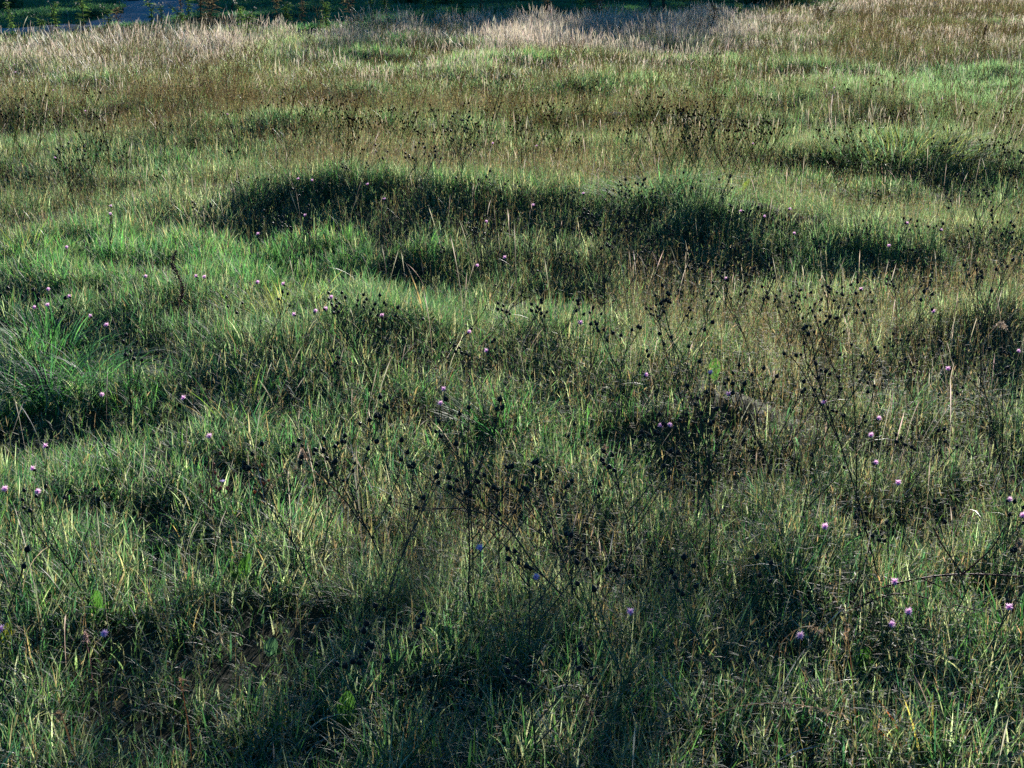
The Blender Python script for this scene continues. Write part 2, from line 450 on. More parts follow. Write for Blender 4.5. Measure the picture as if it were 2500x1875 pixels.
# standing straw culms
def culms(dens, y0, y1, wpx, acc):
    x, y = scatter(dens, y0, y1); z = zones(x, y)
    cl = noise(x, y, .5, 14)
    p = np.clip(.10 + .9 * z['straw'] + .25 * z['kn'], 0, 1) * np.clip(3.0 * (cl * .6 + .5 * noise(x, y, 1.7, 51) - .38) + .35 * np.exp(-((z['py'] - edge_y(z['px']) - 18) / 22) ** 2), .02, 1)
    k = (RNG.random(len(x)) < p * z['in']) & soil_free(x, y)
    x, y = x[k], y[k]; z = {q: v[k] for q, v in z.items()}; n = len(x)
    L = (RNG.uniform(.20, .42, n) + .2 * z['straw'] * RNG.random(n) ** 2) * (.55 + .8 * noise(x, y, .9, 52))
    w = np.maximum(RNG.uniform(.0014, .0024, n), wpx * y / 1421)
    az = noise(x, y, 1.3, 15) * 9 + RNG.normal(0, 1.0, n)
    V, T, c, tip = blades(x, y, terrain(x, y), L, w, az, np.abs(RNG.normal(.16, .14, n)), np.abs(RNG.normal(.5, .45, n)), pick(DRYC, n), pick(DRYC[[0, 1, 1, 4]], n) * 1.15, 7, 'culm')
    acc.add(V, T, c)
acc = MB()
culms(130, 2.6, 7, .36, acc); culms(150, 7, 15, .30, acc); culms(240, 15, 24, .28, acc); culms(460, 24, 46, .26, acc)
obj('dry_grass', acc.mesh('dry_grass', M_DRY), kind='stuff', label='tan dry grass stalks standing above the green', category='grass')

# fine-leaved herbs: short sprigs with tiny narrow leaves
def sprigs(dens, y0, y1, wpx, acc, nl, dew=None, big=1.0):
    x, y = scatter(dens, y0, y1); z = zones(x, y)
    k = (RNG.random(len(x)) < np.clip(.15 + .9 * z['kn'] + .3 * noise(x, y, .35, 17), 0, 1) * z['in'] * (1 - .5 * z['green'])) & soil_free(x, y)
    x, y = x[k], y[k]; z = {q: v[k] for q, v in z.items()}; n = len(x)
    H = RNG.uniform(.12, .34, n) * big ** .4 * (.55 + .7 * np.clip(z['kn'], 0, 1)); gz = terrain(x, y)
    az = RNG.uniform(0, 6.28, n); ln = np.abs(RNG.normal(0, .28, n))
    w = np.maximum(.0013, wpx * .6 * y / 1421) * np.ones(n)
    br = RNG.random(n) < np.clip(.3 + .6 * z['kn'], 0, .9)
    base = np.where(br[:, None], pick(np.array([[.10, .075, .05], [.14, .09, .06], [.07, .05, .04]]), n), pick(np.array([[.055, .075, .03], [.08, .09, .045]]), n))
    V, T, c, tip = blades(x, y, gz, H, w, az, ln, ln * .4, base, base * 1.1, 3)
    acc.add(V, T, c)
    m = n * nl
    t = RNG.uniform(.25, 1.0, m); I = np.repeat(np.arange(n), nl)
    hz = np.sin(ln[I] * (1 + .2 * t)) * H[I] * t; vz = np.cos(ln[I] * (1 + .2 * t)) * H[I] * t
    lc = pick(np.array([[.085, .125, .07], [.06, .10, .05], [.13, .15, .10], [.13, .10, .07]]), m, .25)
    lb = pick(np.array([[.17, .105, .08], [.24, .16, .12], [.09, .06, .05], [.11, .12, .07]]), m, .25)
    lc = np.where((RNG.random(m) < np.clip(z['kn'][I] * .75 - .1, 0, .75))[:, None], lb, lc)
    V, T, c, tip = blades(x[I] + hz * np.cos(az[I]), y[I] + hz * np.sin(az[I]), gz[I] + vz, RNG.uniform(.012, .034, m) * big, np.maximum(RNG.uniform(.0016, .0036, m) * big, wpx * y[I] / 1421),
                     RNG.uniform(0, 6.28, m), RNG.uniform(.3, 1.5, m), RNG.uniform(0, .6, m), lc, lc * 1.2, 2)
    acc.add(V, T, c)
    if dew is not None: dew[0].append(tip[RNG.random(m) < dew[1]])
acc = MB()
sprigs(520, 2.3, 6, .45, acc, 13, (dewpts, .05), 1.15); sprigs(750, 6, 11, .40, acc, 9, (dewpts, .010)); sprigs(600, 11, 18, .38, acc, 7, (dewpts, .004)); sprigs(330, 18, 46, .38, acc, 6, (dewpts, .005))
obj('herb_foliage', acc.mesh('herb_foliage', M_LEAF), kind='stuff', label='fine leaved grey green herbs and thin brown sprigs mixed into the grass', category='herbs')

# dew drops hanging on blade and leaf tips
D = np.concatenate(dewpts); n = len(D)
r = np.maximum(RNG.uniform(.0006, .0013, n), .16 * D[:, 1] / 1421)[:, None, None]
oc = np.array([(1, 0, 0), (-1, 0, 0), (0, 1, 0), (0, -1, 0), (0, 0, 1), (0, 0, -1)], float)
ot = np.array([(0, 2, 4), (2, 1, 4), (1, 3, 4), (3, 0, 4), (2, 0, 5), (1, 2, 5), (3, 1, 5), (0, 3, 5)])
V = (D[:, None] + oc[None] * r).reshape(-1, 3); T = (ot[None] + (np.arange(n) * 6)[:, None, None]).reshape(-1, 3)
obj('dew', mesh_data('dew', V, T, None, M_DEW, True), kind='stuff', label='tiny bright dew drops on the grass tips', category='dew')
print('GRASS done')

# ------------------------------------------------------------------ helpers for single plants
def W(px, py, y):
    """point at pixel px, py that stands at distance y"""
    a = (px - 1250.0) / FPX; b = (937.5 - py) / FPX
    dy = CP + b * SP; t = y / dy
    return np.array([a * t, y, CAM_Z + (-SP + b * CP) * t])
def thing(name, label, cat, loc, rz=0.0, group=None):
    o = bpy.data.objects.new(name, None); C.objects.link(o); o.location = loc; o.rotation_euler = (0, 0, rz)
    o.empty_display_size = .1
    o['label'] = label; o['category'] = cat
    if group: o['group'] = group
    return o
def tag(o, label, cat, group=None):
    o['label'] = label; o['category'] = cat
    if group: o['group'] = group
    return o
def unit(v): v = np.asarray(v, float); return v / (np.linalg.norm(v) + 1e-9)
def smooth_path(P, m=6):
    P = np.asarray(P, float); out = []
    for i in range(len(P) - 1):
        p0 = P[max(i - 1, 0)]; p1 = P[i]; p2 = P[i + 1]; p3 = P[min(i + 2, len(P) - 1)]
        for t in np.linspace(0, 1, m, endpoint=False):
            out.append(.5 * ((2 * p1) + (-p0 + p2) * t + (2 * p0 - 5 * p1 + 4 * p2 - p3) * t * t + (-p0 + 3 * p1 - 3 * p2 + p3) * t ** 3))
    out.append(P[-1]); return np.array(out)
BROWN = np.array([.075, .05, .038]); DARK = np.array([.016, .010, .009]); GREY = np.array([.085, .11, .055])

# seed head of the knapweed: dark scaly ovoid with a pale dry tuft, along +Z, foot at the origin
def head_arrays(s=1.0, lod=0, open_=0.3, seed=0):
    mb = MB(); r = np.random.default_rng(seed)
    if lod == 0:
        prof = [(0, .12), (.12, .62), (.32, 1.0), (.55, .92), (.75, .6), (.92, .36), (1, .12)]
        prof = [(t, q * .0068 * s) for t, q in prof]
        cc = np.array([DARK * 1.5, DARK, DARK * .9, DARK, DARK * 1.2, BROWN * .9, BROWN])
        spindle(mb, (0, 0, 0), (0, 0, 1), .0165 * s, prof, cc, 8)
        for i in range(9):
            a = r.uniform(0, 6.28); d = (math.cos(a) * open_, math.sin(a) * open_, 1)
            leaf(mb, (0, 0, .0145 * s), d, .006 * s, .0016 * s, np.array([.22, .15, .10]), n=2, droop=0)
        for i in range(10):       # bract tips standing off
            a = r.uniform(0, 6.28); h = r.uniform(.3, .8) * .0165 * s
            leaf(mb, (math.cos(a) * .006 * s, math.sin(a) * .006 * s, h), (math.cos(a), math.sin(a), .9), .004 * s, .0018 * s, BROWN * .8, n=2, droop=0)
    else:
        spindle(mb, (0, 0, 0), (0, 0, 1), .019 * s, [(0, .0015 * s), (.35, .0075 * s), (.8, .004 * s), (1, .001 * s)], np.array([DARK * 1.5, DARK * 1.5, DARK * 2.5, BROWN * 1.5]), 4)
    return mb.arr()
def place(arr, pos, axis, spin=0.0, s=1.0):
    V, T, c = arr; z = unit(axis); x = unit(np.cross([0.3, 1, 0.1], z)); y = np.cross(z, x)
    ca, sa = math.cos(spin), math.sin(spin); X = x * ca + y * sa; Yv = -x * sa + y * ca
    return (V * s) @ np.stack([X, Yv, z]) + np.asarray(pos), T, c

def knapweed(seed, H=.45, lean=.15, az=0.0, nb=4, lod=0, rs=.0013, spread=.5):
    """returns stem arrays, leaf arrays, list of (position, axis) of the heads"""
    r = np.random.default_rng(seed); st = MB(); lf = MB(); heads = []
    k = 4 if lod == 0 else 3; m = 9 if lod == 0 else 4
    t = np.linspace(0, 1, m); hd = np.array([math.cos(az), math.sin(az)])
    ang = lean * (.5 + t) + r.normal(0, .06, m)
    P = [np.zeros(3)]
    for a in ang[1:]:
        P.append(P[-1] + H / (m - 1) * np.array([math.sin(a) * hd[0] + r.normal(0, .05), math.sin(a) * hd[1] + r.normal(0, .05), math.cos(a)]))
    P = np.array(P); colr = BROWN * r.uniform(.7, 1.3) if r.random() < .6 else GREY * .8
    tube(st, P, rs * np.linspace(1.5, .7, m), colr, k)
    heads.append((P[-1], unit(P[-1] - P[-2])))
    for b in range(nb):
        ti = r.uniform(.4, .92); i = int(ti * (m - 1)); q = P[i] + (P[min(i + 1, m - 1)] - P[i]) * (ti * (m - 1) - i)
        a = b * 2.4 + r.uniform(-.5, .5); ln = H * (1.05 - ti) * r.uniform(.55, .95) + .03
        d = unit([math.cos(a) * spread, math.sin(a) * spread, 1]); e = unit(d + np.array([0, 0, .5]))
        Q = np.array([q, q + d * ln * .35, q + d * ln * .6 + e * ln * .1, q + d * ln * .75 + e * ln * .25]) if lod == 0 else np.array([q, q + d * ln])
        tube(st, Q, rs * np.linspace(1.0, .65, len(Q)), colr, k if lod == 0 else 3)
        heads.append((Q[-1], unit(Q[-1] - Q[-2] + r.normal(0, .01, 3) * ln)))
        if r.random() < .7:
            a2 = a + r.choice([-1, 1]) * 1.0; d2 = unit([math.cos(a2) * spread, math.sin(a2) * spread, .9]); l2 = ln * r.uniform(.3, .55)
            q2 = Q[len(Q) // 2]; tube(st, np.array([q2, q2 + d2 * l2 * .5, q2 + d2 * l2 + np.array([0, 0, .1 * l2])]), rs * .7, colr, 3)
            heads.append((q2 + d2 * l2 + np.array([0, 0, .1 * l2]), d2))
        if lod == 0:
            for _ in range(2):
                w = r.uniform(.2, .9); pp = Q[0] + (Q[-1] - Q[0]) * w; aa = r.uniform(0, 6.28)
                leaf(lf, pp, (math.cos(aa), math.sin(aa), .5), r.uniform(.012, .028), .003, GREY * r.uniform(.7, 1.3), n=2)
    nl = 13 if lod == 0 else 4
    for _ in range(nl):
        ti = r.uniform(.05, .9); q = P[int(ti * (m - 1))]; aa = r.uniform(0, 6.28)
        leaf(lf, q, (math.cos(aa), math.sin(aa), r.uniform(.1, .9)), r.uniform(.02, .06) * (1.2 - .6 * ti), r.uniform(.003, .006), GREY * r.uniform(.6, 1.35) * np.array([1, r.uniform(.85, 1.1), .9]), n=3 if lod == 0 else 2, droop=.4)
    return st.arr(), lf.arr(), heads

HEADS = [mesh_data('seed_head', *head_arrays(.85 + .1 * i, 0, .25 + .2 * i, i), M_HEAD, True) for i in range(3)]
HLOD = head_arrays(.95, 1)

KV = []   # (height, lean, azimuth, branches, spread, wording)
for i, (H, ln, az, nb, sp, wd) in enumerate([
    (.46, .08, 0, 5, .55, 'upright many-headed'), (.50, .42, 0.2, 5, .5, 'right-leaning branched'), (.50, .45, 3.2, 5, .5, 'left-leaning branched'),
    (.36, .12, 1, 3, .45, 'short few-headed'), (.58, .14, 2, 4, .4, 'tall slender'), (.42, .3, 4.6, 6, .75, 'wide spreading'),
    (.40, .55, .4, 4, .5, 'low right-tilting'), (.40, .55, 2.8, 4, .5, 'low left-tilting'), (.52, .2, 1.4, 6, .6, 'tall bushy')]):
    KV.append((H, ln, az, nb, sp, wd))
KPARTS = []; KMERGED = []; KLOD = []
for i, (H, ln, az, nb, sp, wd) in enumerate(KV):
    s, l, h = knapweed(100 + i, H, ln, az, nb, 0, .0017, sp)
    KPARTS.append((mesh_data('stem', *s, M_STEM), mesh_data('foliage', *l, M_LEAF), h))
    s, l, h = knapweed(100 + i, H, ln, az, nb, 0, .0018, sp)
    mb = MB(); mb.add(*s); mb.add(*l)
    for p, a in h: mb.add(*place(HLOD, p, a))
    KMERGED.append(mb.mesh('knapweed_plant', M_LEAF))
    s, l, h = knapweed(100 + i, H, ln, az, nb, 1, .0030, sp)
    mb = MB(); mb.add(*s); mb.add(*l)
    for p, a in h: mb.add(*place(HLOD, p, a, s=1.0))
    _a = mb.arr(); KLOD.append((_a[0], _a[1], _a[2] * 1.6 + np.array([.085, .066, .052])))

# ------------------------------------------------------------------ landmarks used to tell plants apart: (words, pixel of its base)
LAND = [('the reddish dock stalk', 438, 790), ('the lilac chicory flower', 530, 1350), ('the dark patch of bare soil', 1365, 728),
        ('the big arching tussock by the left edge', 170, 960), ('the frosty looking tussock on the right', 2250, 960), ('the dark red arching stem', 2150, 1500),
        ('the long seedy stem in the bottom left corner', 177, 1860), ('the large leaning knapweed in the middle foreground', 1440, 1520),
        ('the grass culm arching low near the bottom', 1780, 1810), ('the sunlit yellow tussock', 690, 800),
        ('the upright glowing dock leaf', 1795, 540), ('the shaded blue-green tussock', 1600, 545), ('the upright grass mound at the right', 2200, 400),
        ('the orange streaked grass leaves', 2260, 1830)]
LG = [(w, *G(a, b)) for w, a, b in LAND]
ORD = ['nearest', 'second', 'third', 'fourth', 'fifth', 'sixth', 'seventh', 'eighth', 'ninth', 'tenth', 'eleventh', 'twelfth', 'thirteenth', 'fourteenth', 'fifteenth']
_pend = []
def relate(o, x, y, what):
    w, lx, ly = min(LG, key=lambda l: (l[1] - x) ** 2 + ((l[2] - y) * .8) ** 2)
    dx, dy = x - lx, y - ly
    if abs(dx) > abs(dy) * 1.0: rel = 'right of' if dx > 0 else 'left of'
    else: rel = 'behind' if dy > 0 else 'in front of'
    _pend.append((what, rel, w, dx * dx + dy * dy, o))
def finish_labels():
    g = {}
    for q in _pend: g.setdefault(q[:3], []).append(q)
    for (what, rel, w), l in g.items():
        l.sort(key=lambda q: q[3])
        for i, q in enumerate(l):
            if len(l) == 1: q[4]['label'] = f'{what} {rel} {w}'
            else: q[4]['label'] = f'{ORD[min(i, 14)]} {what} {rel} {w}'

# ------------------------------------------------------------------ knapweed gone to seed
cand = []
xs, ys = scatter(11, 2.3, 46, .15)
zz = zones(xs, ys)
k = (RNG.random(len(xs)) < zz['kn'] * zz['in'] * 1.0) & soil_free(xs, ys)
xs, ys = xs[k], ys[k]
o_ = np.argsort(ys); xs, ys = xs[o_], ys[o_]
KG = 'knapweed plants gone to seed across the meadow'
px_, py_ = PIX(xs, ys, terrain(xs, ys) + .3)
inside = (px_ > 15) & (px_ < 2485) & (py_ > 8) & (py_ < 1850)
first = np.where(inside)[0][:285]
ksel = set(first.tolist())
protos = {}
for c_, idx in enumerate(first):
    x, y = float(xs[idx]), float(ys[idx]); v = int(RNG.integers(0, len(KV))); sc = float(RNG.uniform(.85, 1.2))
    rz = float(RNG.uniform(-.5, .5)); loc = (x, y, T1(x, y) - .01)
    word = KV[v][5] + ' dark-headed knapweed'
    if c_ < 130:
        if v not in protos:
            t = thing('knapweed_plant', '', 'wildflower', loc, rz, KG); sm, fm, hs = KPARTS[v]
            obj('stem', sm, t); obj('foliage', fm, t)
            for i, (p, a) in enumerate(hs):
                h = obj('seed_head', HEADS[i % 3], t); h.location = p
                h.rotation_euler = Vector(a).to_track_quat('Z', 'Y').to_euler()
            protos[v] = t
        else:
            src = protos[v]; t = src.copy(); C.objects.link(t); t.location = loc; t.rotation_euler = (0, 0, rz)
            for ch in src.children:
                c2 = ch.copy(); C.objects.link(c2); c2.parent = t
        t.scale = (sc,) * 3
    else:
        t = obj('knapweed_plant', KMERGED[v]); t.location = loc; t.rotation_euler = (0, 0, rz); t.scale = (sc,) * 3
        tag(t, '', 'wildflower', KG)
    relate(t, x, y, word)
acc = MB()
rest = [i for i in range(len(xs)) if i not in ksel]
# far plants: the rest of them, thicker on the ground than the sampled ones
ymax = ys[first[-1]]
xr, yr = scatter(20, ymax, 46, .4); zz = zones(xr, yr)
k = (RNG.random(len(xr)) < zz['kn'] * zz['in']) & soil_free(xr, yr)
xr = np.concatenate([xr[k], xs[[i for i in rest if ys[i] < ymax]]]); yr = np.concatenate([yr[k], ys[[i for i in rest if ys[i] < ymax]]])
zr = terrain(xr, yr)
vs = RNG.integers(0, len(KV), len(xr))
for v in range(len(KV)):
    s = vs == v; V, T, c = KLOD[v]; n = int(s.sum())
    if not n: continue
    a = RNG.uniform(-.8, .8, n); sc = RNG.uniform(.5, .95, n)
    ca, sa = np.cos(a) * sc, np.sin(a) * sc
    VV = np.stack([V[None, :, 0] * ca[:, None] - V[None, :, 1] * sa[:, None] + xr[s][:, None],
                   V[None, :, 0] * sa[:, None] + V[None, :, 1] * ca[:, None] + yr[s][:, None],
                   V[None, :, 2] * sc[:, None] + zr[s][:, None]], -1)
    TT = T[None] + (np.arange(n) * len(V))[:, None, None]
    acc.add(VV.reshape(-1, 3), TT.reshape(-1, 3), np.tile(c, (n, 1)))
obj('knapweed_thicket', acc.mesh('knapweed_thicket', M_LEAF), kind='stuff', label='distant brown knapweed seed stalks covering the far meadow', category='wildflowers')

# ------------------------------------------------------------------ pink knapweed flowers still in bloom
FL = [(273,498),(270,524),(161,603),(633,579),(746,556),(353,669),(482,672),(500,676),(627,699),(695,695),(808,696),(767,743),(720,738),(795,729),
 (117,716),(173,721),(119,756),(85,775),(225,770),(262,796),(246,961),(453,971),(513,1067),(1162,651),(1235,633),(933,765),(1142,810),(1191,856),
 (1417,791),(1573,901),(1087,965),(1613,1038),(1630,1036),(1426,458),(1301,546),(1185,564),(942,534),(1076,1000),(2298,526),(1809,533),(1864,556),
 (1935,577),(2172,596),(2212,566),(1926,497),(2280,765),(1736,856),(2482,850),(2316,900),(2010,981),(2140,1020),(1781,965),(2124,1073),(1768,689),
 (2101,743),(15,1193),(90,1199),(86,1142),(5,1532),(251,1543),(117,1087),(1172,1336),(1303,1407),(1544,1490),(2012,1290),(2132,1124),(2196,1169),
 (2216,1487),(2169,1518),(2466,1477),(1952,1548),(2458,1217),(2187,1415),(2494,1259),(133,382),(730,438),(762,442),(207,274),(36,154),(40,195),
 (233,192),(132,222),(1203,359),(554,280),(898,408),(2035,234),(2298,242),(1311,357),(1838,351),(1684,161)]
PALE = {(246,961),(513,1067),(1781,965),(2458,1217),(353,669),(1952,1548),(1768,689)}
def flower_meshes(seed, s=1.0, lod=0):
    r = np.random.default_rng(seed); pt = MB(); br = MB()
    n = 26 if lod == 0 else 12
    for i in range(n):
        a = i * 2.4; o = .25 + .9 * (i / n)
        c = np.array([.88, .56, .78]) * r.uniform(.85, 1.13)
        leaf(pt, (0, 0, .011 * s), (math.cos(a) * o, math.sin(a) * o, .8), r.uniform(.012, .019) * s, (.0032 if lod == 0 else .006) * s, c, n=2, droop=.2)
    spindle(br, (0, 0, 0), (0, 0, 1), .0135 * s, [(0, .0012 * s), (.2, .0045 * s), (.55, .0062 * s), (1, .004 * s)], np.array([GREY, BROWN * .6, DARK, BROWN]), 8 if lod == 0 else 4)
    return pt, br
FPET = [flower_meshes(i, .95) for i in range(3)]
FPM = [(a.mesh('petals', M_PETAL), b.mesh('bract', M_HEAD, True)) for a, b in FPET]
pp = [MB() for _ in range(3)]
for i in range(3):
    V, T, c = FPET[i][0].arr(); pp[i].add(V, T, np.clip(c * .6 + .34, 0, .9) * np.array([1, .85, .92]))
FPALE = [p.mesh('petals', M_PETAL) for p in pp]
def fstem(seed, H, lod=0):
    r = np.random.default_rng(seed); st = MB(); lf = MB()
    P = np.array([(0, 0, 0), (r.normal(0, .02), r.normal(0, .02), H * .4), (r.normal(0, .03), r.normal(0, .03), H * .75), (0, 0, H)])
    P = smooth_path(P, 3); tube(st, P, np.linspace(.0018, .0011, len(P)) * (1 if lod == 0 else 1.6), GREY * .7, 4)
    for _ in range(10):
        q = P[r.integers(0, len(P) - 2)]; a = r.uniform(0, 6.28)
        leaf(lf, q, (math.cos(a), math.sin(a), .6), r.uniform(.02, .05), .004, GREY * r.uniform(.7, 1.2), n=3)
    return st, lf
FH = .33
FST = [fstem(40 + i, FH) for i in range(3)]
FSM = [(a.mesh('stem', M_STEM), b.mesh('foliage', M_LEAF)) for a, b in FST]
FG = 'knapweed flowers in bloom'
FMERGE = []
for i in range(3):
    pt, br = flower_meshes(i, 1.0, 1); st, lf = fstem(40 + i, FH, 1); mb = MB(); mb.add(*lf.arr()); mb.add(*st.arr())
    d = unit([.3 * (i - 1), -.5, .7])
    for a in (br, pt): mb.add(*place(a.arr(), (0, 0, FH), d))
    FMERGE.append(mb.mesh('knapweed_flower', M_PETAL))
fproto = {}
for i, (fx, fy) in enumerate(FL):
    x, y = G(fx, fy, FH + .05); gz = T1(x, y); x, y = G(fx, fy, FH + .01 + gz * .95); gz = T1(x, y)
    H = FH; v = i % 3; pale = (fx, fy) in PALE; loc = (x, y, gz); sc = 1.0
    if fy > 560:
        key = (v, pale)
        if key not in fproto:
            t = thing('knapweed_flower', '', 'flower', loc, 0, FG)
            obj('stem', FSM[v][0], t); obj('foliage', FSM[v][1], t)
            h = obj('flower_head', FPALE[v] if pale else FPM[v][0], t); h.location = (0, 0, FH)
            h.rotation_euler = Vector((.35 * (v - 1), -.6, .65)).to_track_quat('Z', 'Y').to_euler()
            b = obj('bract', FPM[v][1], h); fproto[key] = t
        else:
            src = fproto[key]; t = src.copy(); C.objects.link(t); t.location = loc
            for ch in src.children:
                c2 = ch.copy(); C.objects.link(c2); c2.parent = t
                for g in ch.children:
                    c3 = g.copy(); C.objects.link(c3); c3.parent = c2
    else:
        t = obj('knapweed_flower', FMERGE[v]); t.location = loc; tag(t, '', 'flower', FG)
    relate(t, x, y, 'pale whitish-pink knapweed flower' if pale else ('pink-violet knapweed flower' if fy > 560 else 'small distant pink flower'))

# ------------------------------------------------------------------ hand-placed dark stemmed knapweeds
def drawn(name, label, cat, stems, heads=(), col=BROWN, base=None, r0=.0026, extra=True, group=None, depth=None, dd=0.0):
    """stems: pixel polylines from the base; all stand around the distance of the first point"""
    bx, by = stems[0][0]; y0 = depth or G(bx, by, .02)[1]; b0 = W(bx, by, y0); b0[2] = max(b0[2], T1(b0[0], y0)) if b0[2] < .05 else b0[2]
    org = np.array([b0[0], y0, T1(b0[0], y0)])
    t = thing(name, label, cat, org, 0, group)
    st = MB(); lf = MB(); r = np.random.default_rng(len(label))
    for si, S_ in enumerate(stems):
        P = np.array([W(a, b, y0 + dd * (k / max(1, len(S_) - 1)) * (1 if si % 2 == 0 else -.4)) for k, (a, b) in enumerate(S_)]) - org
        if si == 0: P = np.concatenate([[[P[0][0], 0, -.01]], P]) if P[0][2] > .01 else P
        P = smooth_path(P, 4)
        tube(st, P, np.linspace(r0 if si == 0 else r0 * .65, r0 * .5, len(P)), col, 6)
        for _ in range(int(5 + 2 * len(S_))):
            q = P[r.integers(0, len(P))]; a = r.uniform(0, 6.28)
            leaf(lf, q, (math.cos(a), math.sin(a), .4), r.uniform(.015, .04), .0035, GREY * r.uniform(.6, 1.2), n=2)
    obj('stem', st.mesh('stem', M_STEM, True), t); obj('foliage', lf.mesh('foliage', M_LEAF), t)
    for i, hd in enumerate(heads):
        p = W(hd[0], hd[1], y0 + dd * r.uniform(-.3, 1)) - org
        h = obj('seed_head', HEADS[i % 3], t); h.location = p
        h.rotation_euler = Vector((r.uniform(-.8, .4), r.uniform(-.5, .5), 1)).to_track_quat('Z', 'Y').to_euler(); h.scale = (.95,) * 3
    return t
HS = 'single tall knapweed stalks with dark stems'
drawn('knapweed_stalk', 'large many-branched knapweed leaning far to the left in the middle foreground', 'wildflower',
      [[(1460,1530),(1330,1410),(1250,1300),(1185,1235),(1150,1160),(1105,1095),(1070,1062)], [(1250,1300),(1180,1255),(1090,1200),(1010,1140),(985,1130)],
       [(1330,1410),(1240,1340),(1140,1250),(1040,1240),(960,1225)], [(1185,1235),(1145,1175),(1135,1140)], [(1400,1470),(1390,1350),(1385,1260),(1380,1200)],
       [(1390,1350),(1300,1290),(1260,1260)], [(1180,1255),(1120,1240),(1020,1248)], [(1150,1160),(1120,1120),(1080,1075)]],
      [(1066,1058),(1080,1070),(982,1127),(955,1222),(1135,1138),(1145,1160),(1380,1195),(1256,1255),(1015,1246),(1285,1200),(1240,1145),(1220,1262),(1315,1300),(1345,1290)], dd=.15)
drawn('knapweed_stalk', 'straight dark knapweed stalk with two heads at its tip right of centre', 'wildflower',
      [[(2160,1480),(2100,1240),(2050,1080),(2000,935),(1985,850),(1972,806)], [(2000,935),(1968,880),(1962,812)], [(2050,1080),(1990,960),(1940,880),(1918,872)]],
      [(1972,800),(1962,808),(1976,820),(1916,868),(1942,872)], np.array([.05, .025, .02]), group=HS, dd=.1)
drawn('knapweed_stalk', 'thin vertical knapweed stalk rising beside the frosty tussock', 'wildflower',
      [[(2092,1250),(2090,1080),(2084,960),(2080,850)], [(2090,1060),(2120,1000),(2135,950)]], [(2080,844),(2136,946),(2118,962),(2050,870)], np.array([.04, .03, .02]), group=HS)
drawn('knapweed_stalk', 'dark knapweed stalk leaning left close to the right edge', 'wildflower',
      [[(2470,1230),(2435,1100),(2405,960),(2380,900)], [(2405,960),(2370,930),(2330,880)], [(2435,1100),(2400,1010),(2340,970)]],
      [(2380,894),(2328,876),(2338,966),(2350,950)], np.array([.045, .028, .02]), group=HS)
drawn('knapweed_stalk', 'upright greenish knapweed stalk under the pink flower at the right edge', 'wildflower',
      [[(2450,1210),(2447,1050),(2448,900),(2450,870)], [(2447,1050),(2470,960),(2480,880)], [(2448,950),(2430,900),(2415,860)]], [(2450,864),(2466,868),(2414,856)], np.array([.04, .04, .02]), group=HS)
drawn('knapweed_stalk', 'bare dark knapweed stalk slanting up to the bare soil patch', 'wildflower',
      [[(1120,920),(1180,845),(1250,750),(1312,668)], [(1250,750),(1290,725),(1310,715)]], [(1314,664),(1312,712)], np.array([.03, .022, .018]), group=HS)
drawn('knapweed_stalk', 'slanting knapweed stalk with twiggy branches left of the bare soil', 'wildflower',
      [[(985,970),(1060,900),(1160,790),(1210,705)], [(1060,900),(1110,840),(1150,810)], [(1060,900),(1040,850),(1035,790)]], [(1212,700),(1153,806),(1034,784),(1100,842)], np.array([.035, .028, .02]), group=HS)
drawn('knapweed_stalk', 'dark slanting knapweed stalk in the grass below the pale flower', 'wildflower',
      [[(1905,1400),(1960,1260),(2010,1200),(2060,1150)], [(1960,1260),(1975,1180),(1980,1120)]], [(2062,1146),(1981,1116)], np.array([.03, .035, .015]), group=HS)
drawn('bramble_stem', 'dark red stem arching low over the grass towards the right edge', 'stem',
      [[(2010,1540),(2050,1490),(2140,1440),(2250,1412),(2350,1402),(2470,1406),(2530,1415)], [(2060,1500),(2180,1450),(2300,1470),(2420,1500)], [(2250,1412),(2330,1450),(2430,1520)],
       [(2350,1402),(2300,1330),(2280,1290)], [(2350,1402),(2420,1340),(2450,1290)]], [], np.array([.085, .018, .025]), r0=.0036, dd=.1)

# bent grass culms with drooping panicles
BG = 'bent dry grass culms'
def culm(pts, label, col=(.34, .26, .16), pan=6, r0=.0014, depth=None, w=.006):
    y0 = depth or G(pts[0][0], pts[0][1], .02)[1]
    P = np.array([W(a, b, y0) for a, b in pts]); org = np.array([P[0][0], y0, T1(P[0][0], y0)]); P -= org
    if P[0][2] > .02: P = np.concatenate([[[P[0][0], 0, -.01]], P])
    P = smooth_path(P, 5); t = thing('bent_grass_stem', label, 'grass stem', org, 0, BG)
    st = MB(); tube(st, P, np.linspace(r0, r0 * .6, len(P)), np.array(col), 5); obj('stem', st.mesh('stem', M_DRY), t)
    pn = MB(); r = np.random.default_rng(len(label)); L = len(P)
    for i in range(pan * 5):
        q = P[L - 1 - int(r.integers(0, max(2, L // 3)))] + r.normal(0, .002, 3)
        leaf(pn, q, (r.normal(0, .5), r.normal(0, .5), r.uniform(-.6, .8)), r.uniform(.008, .02), w, np.array(col) * r.uniform(.7, 1.2), n=2)
    obj('seed_plume', pn.mesh('seed_plume', M_DRY), t); return t
culm([(850,1330),(838,1230),(800,1175),(750,1150),(700,1150),(662,1190)], 'pale grass culm arched over above the dark heads near the chicory')
culm([(1660,1880),(1700,1800),(1760,1740),(1850,1718),(1960,1722),(2060,1745)], 'long pale culm bowed in a wide arch along the bottom right')
culm([(1870,1660),(1900,1580),(1945,1537),(1985,1530),(2005,1548)], 'grass culm with a hooked seedy tip between two violet flowers')
culm([(195,1900),(165,1790),(150,1750),(140,1742)], 'thick straw culm with lumpy seeds in the bottom left corner', (.36, .26, .15), 10, .0026)
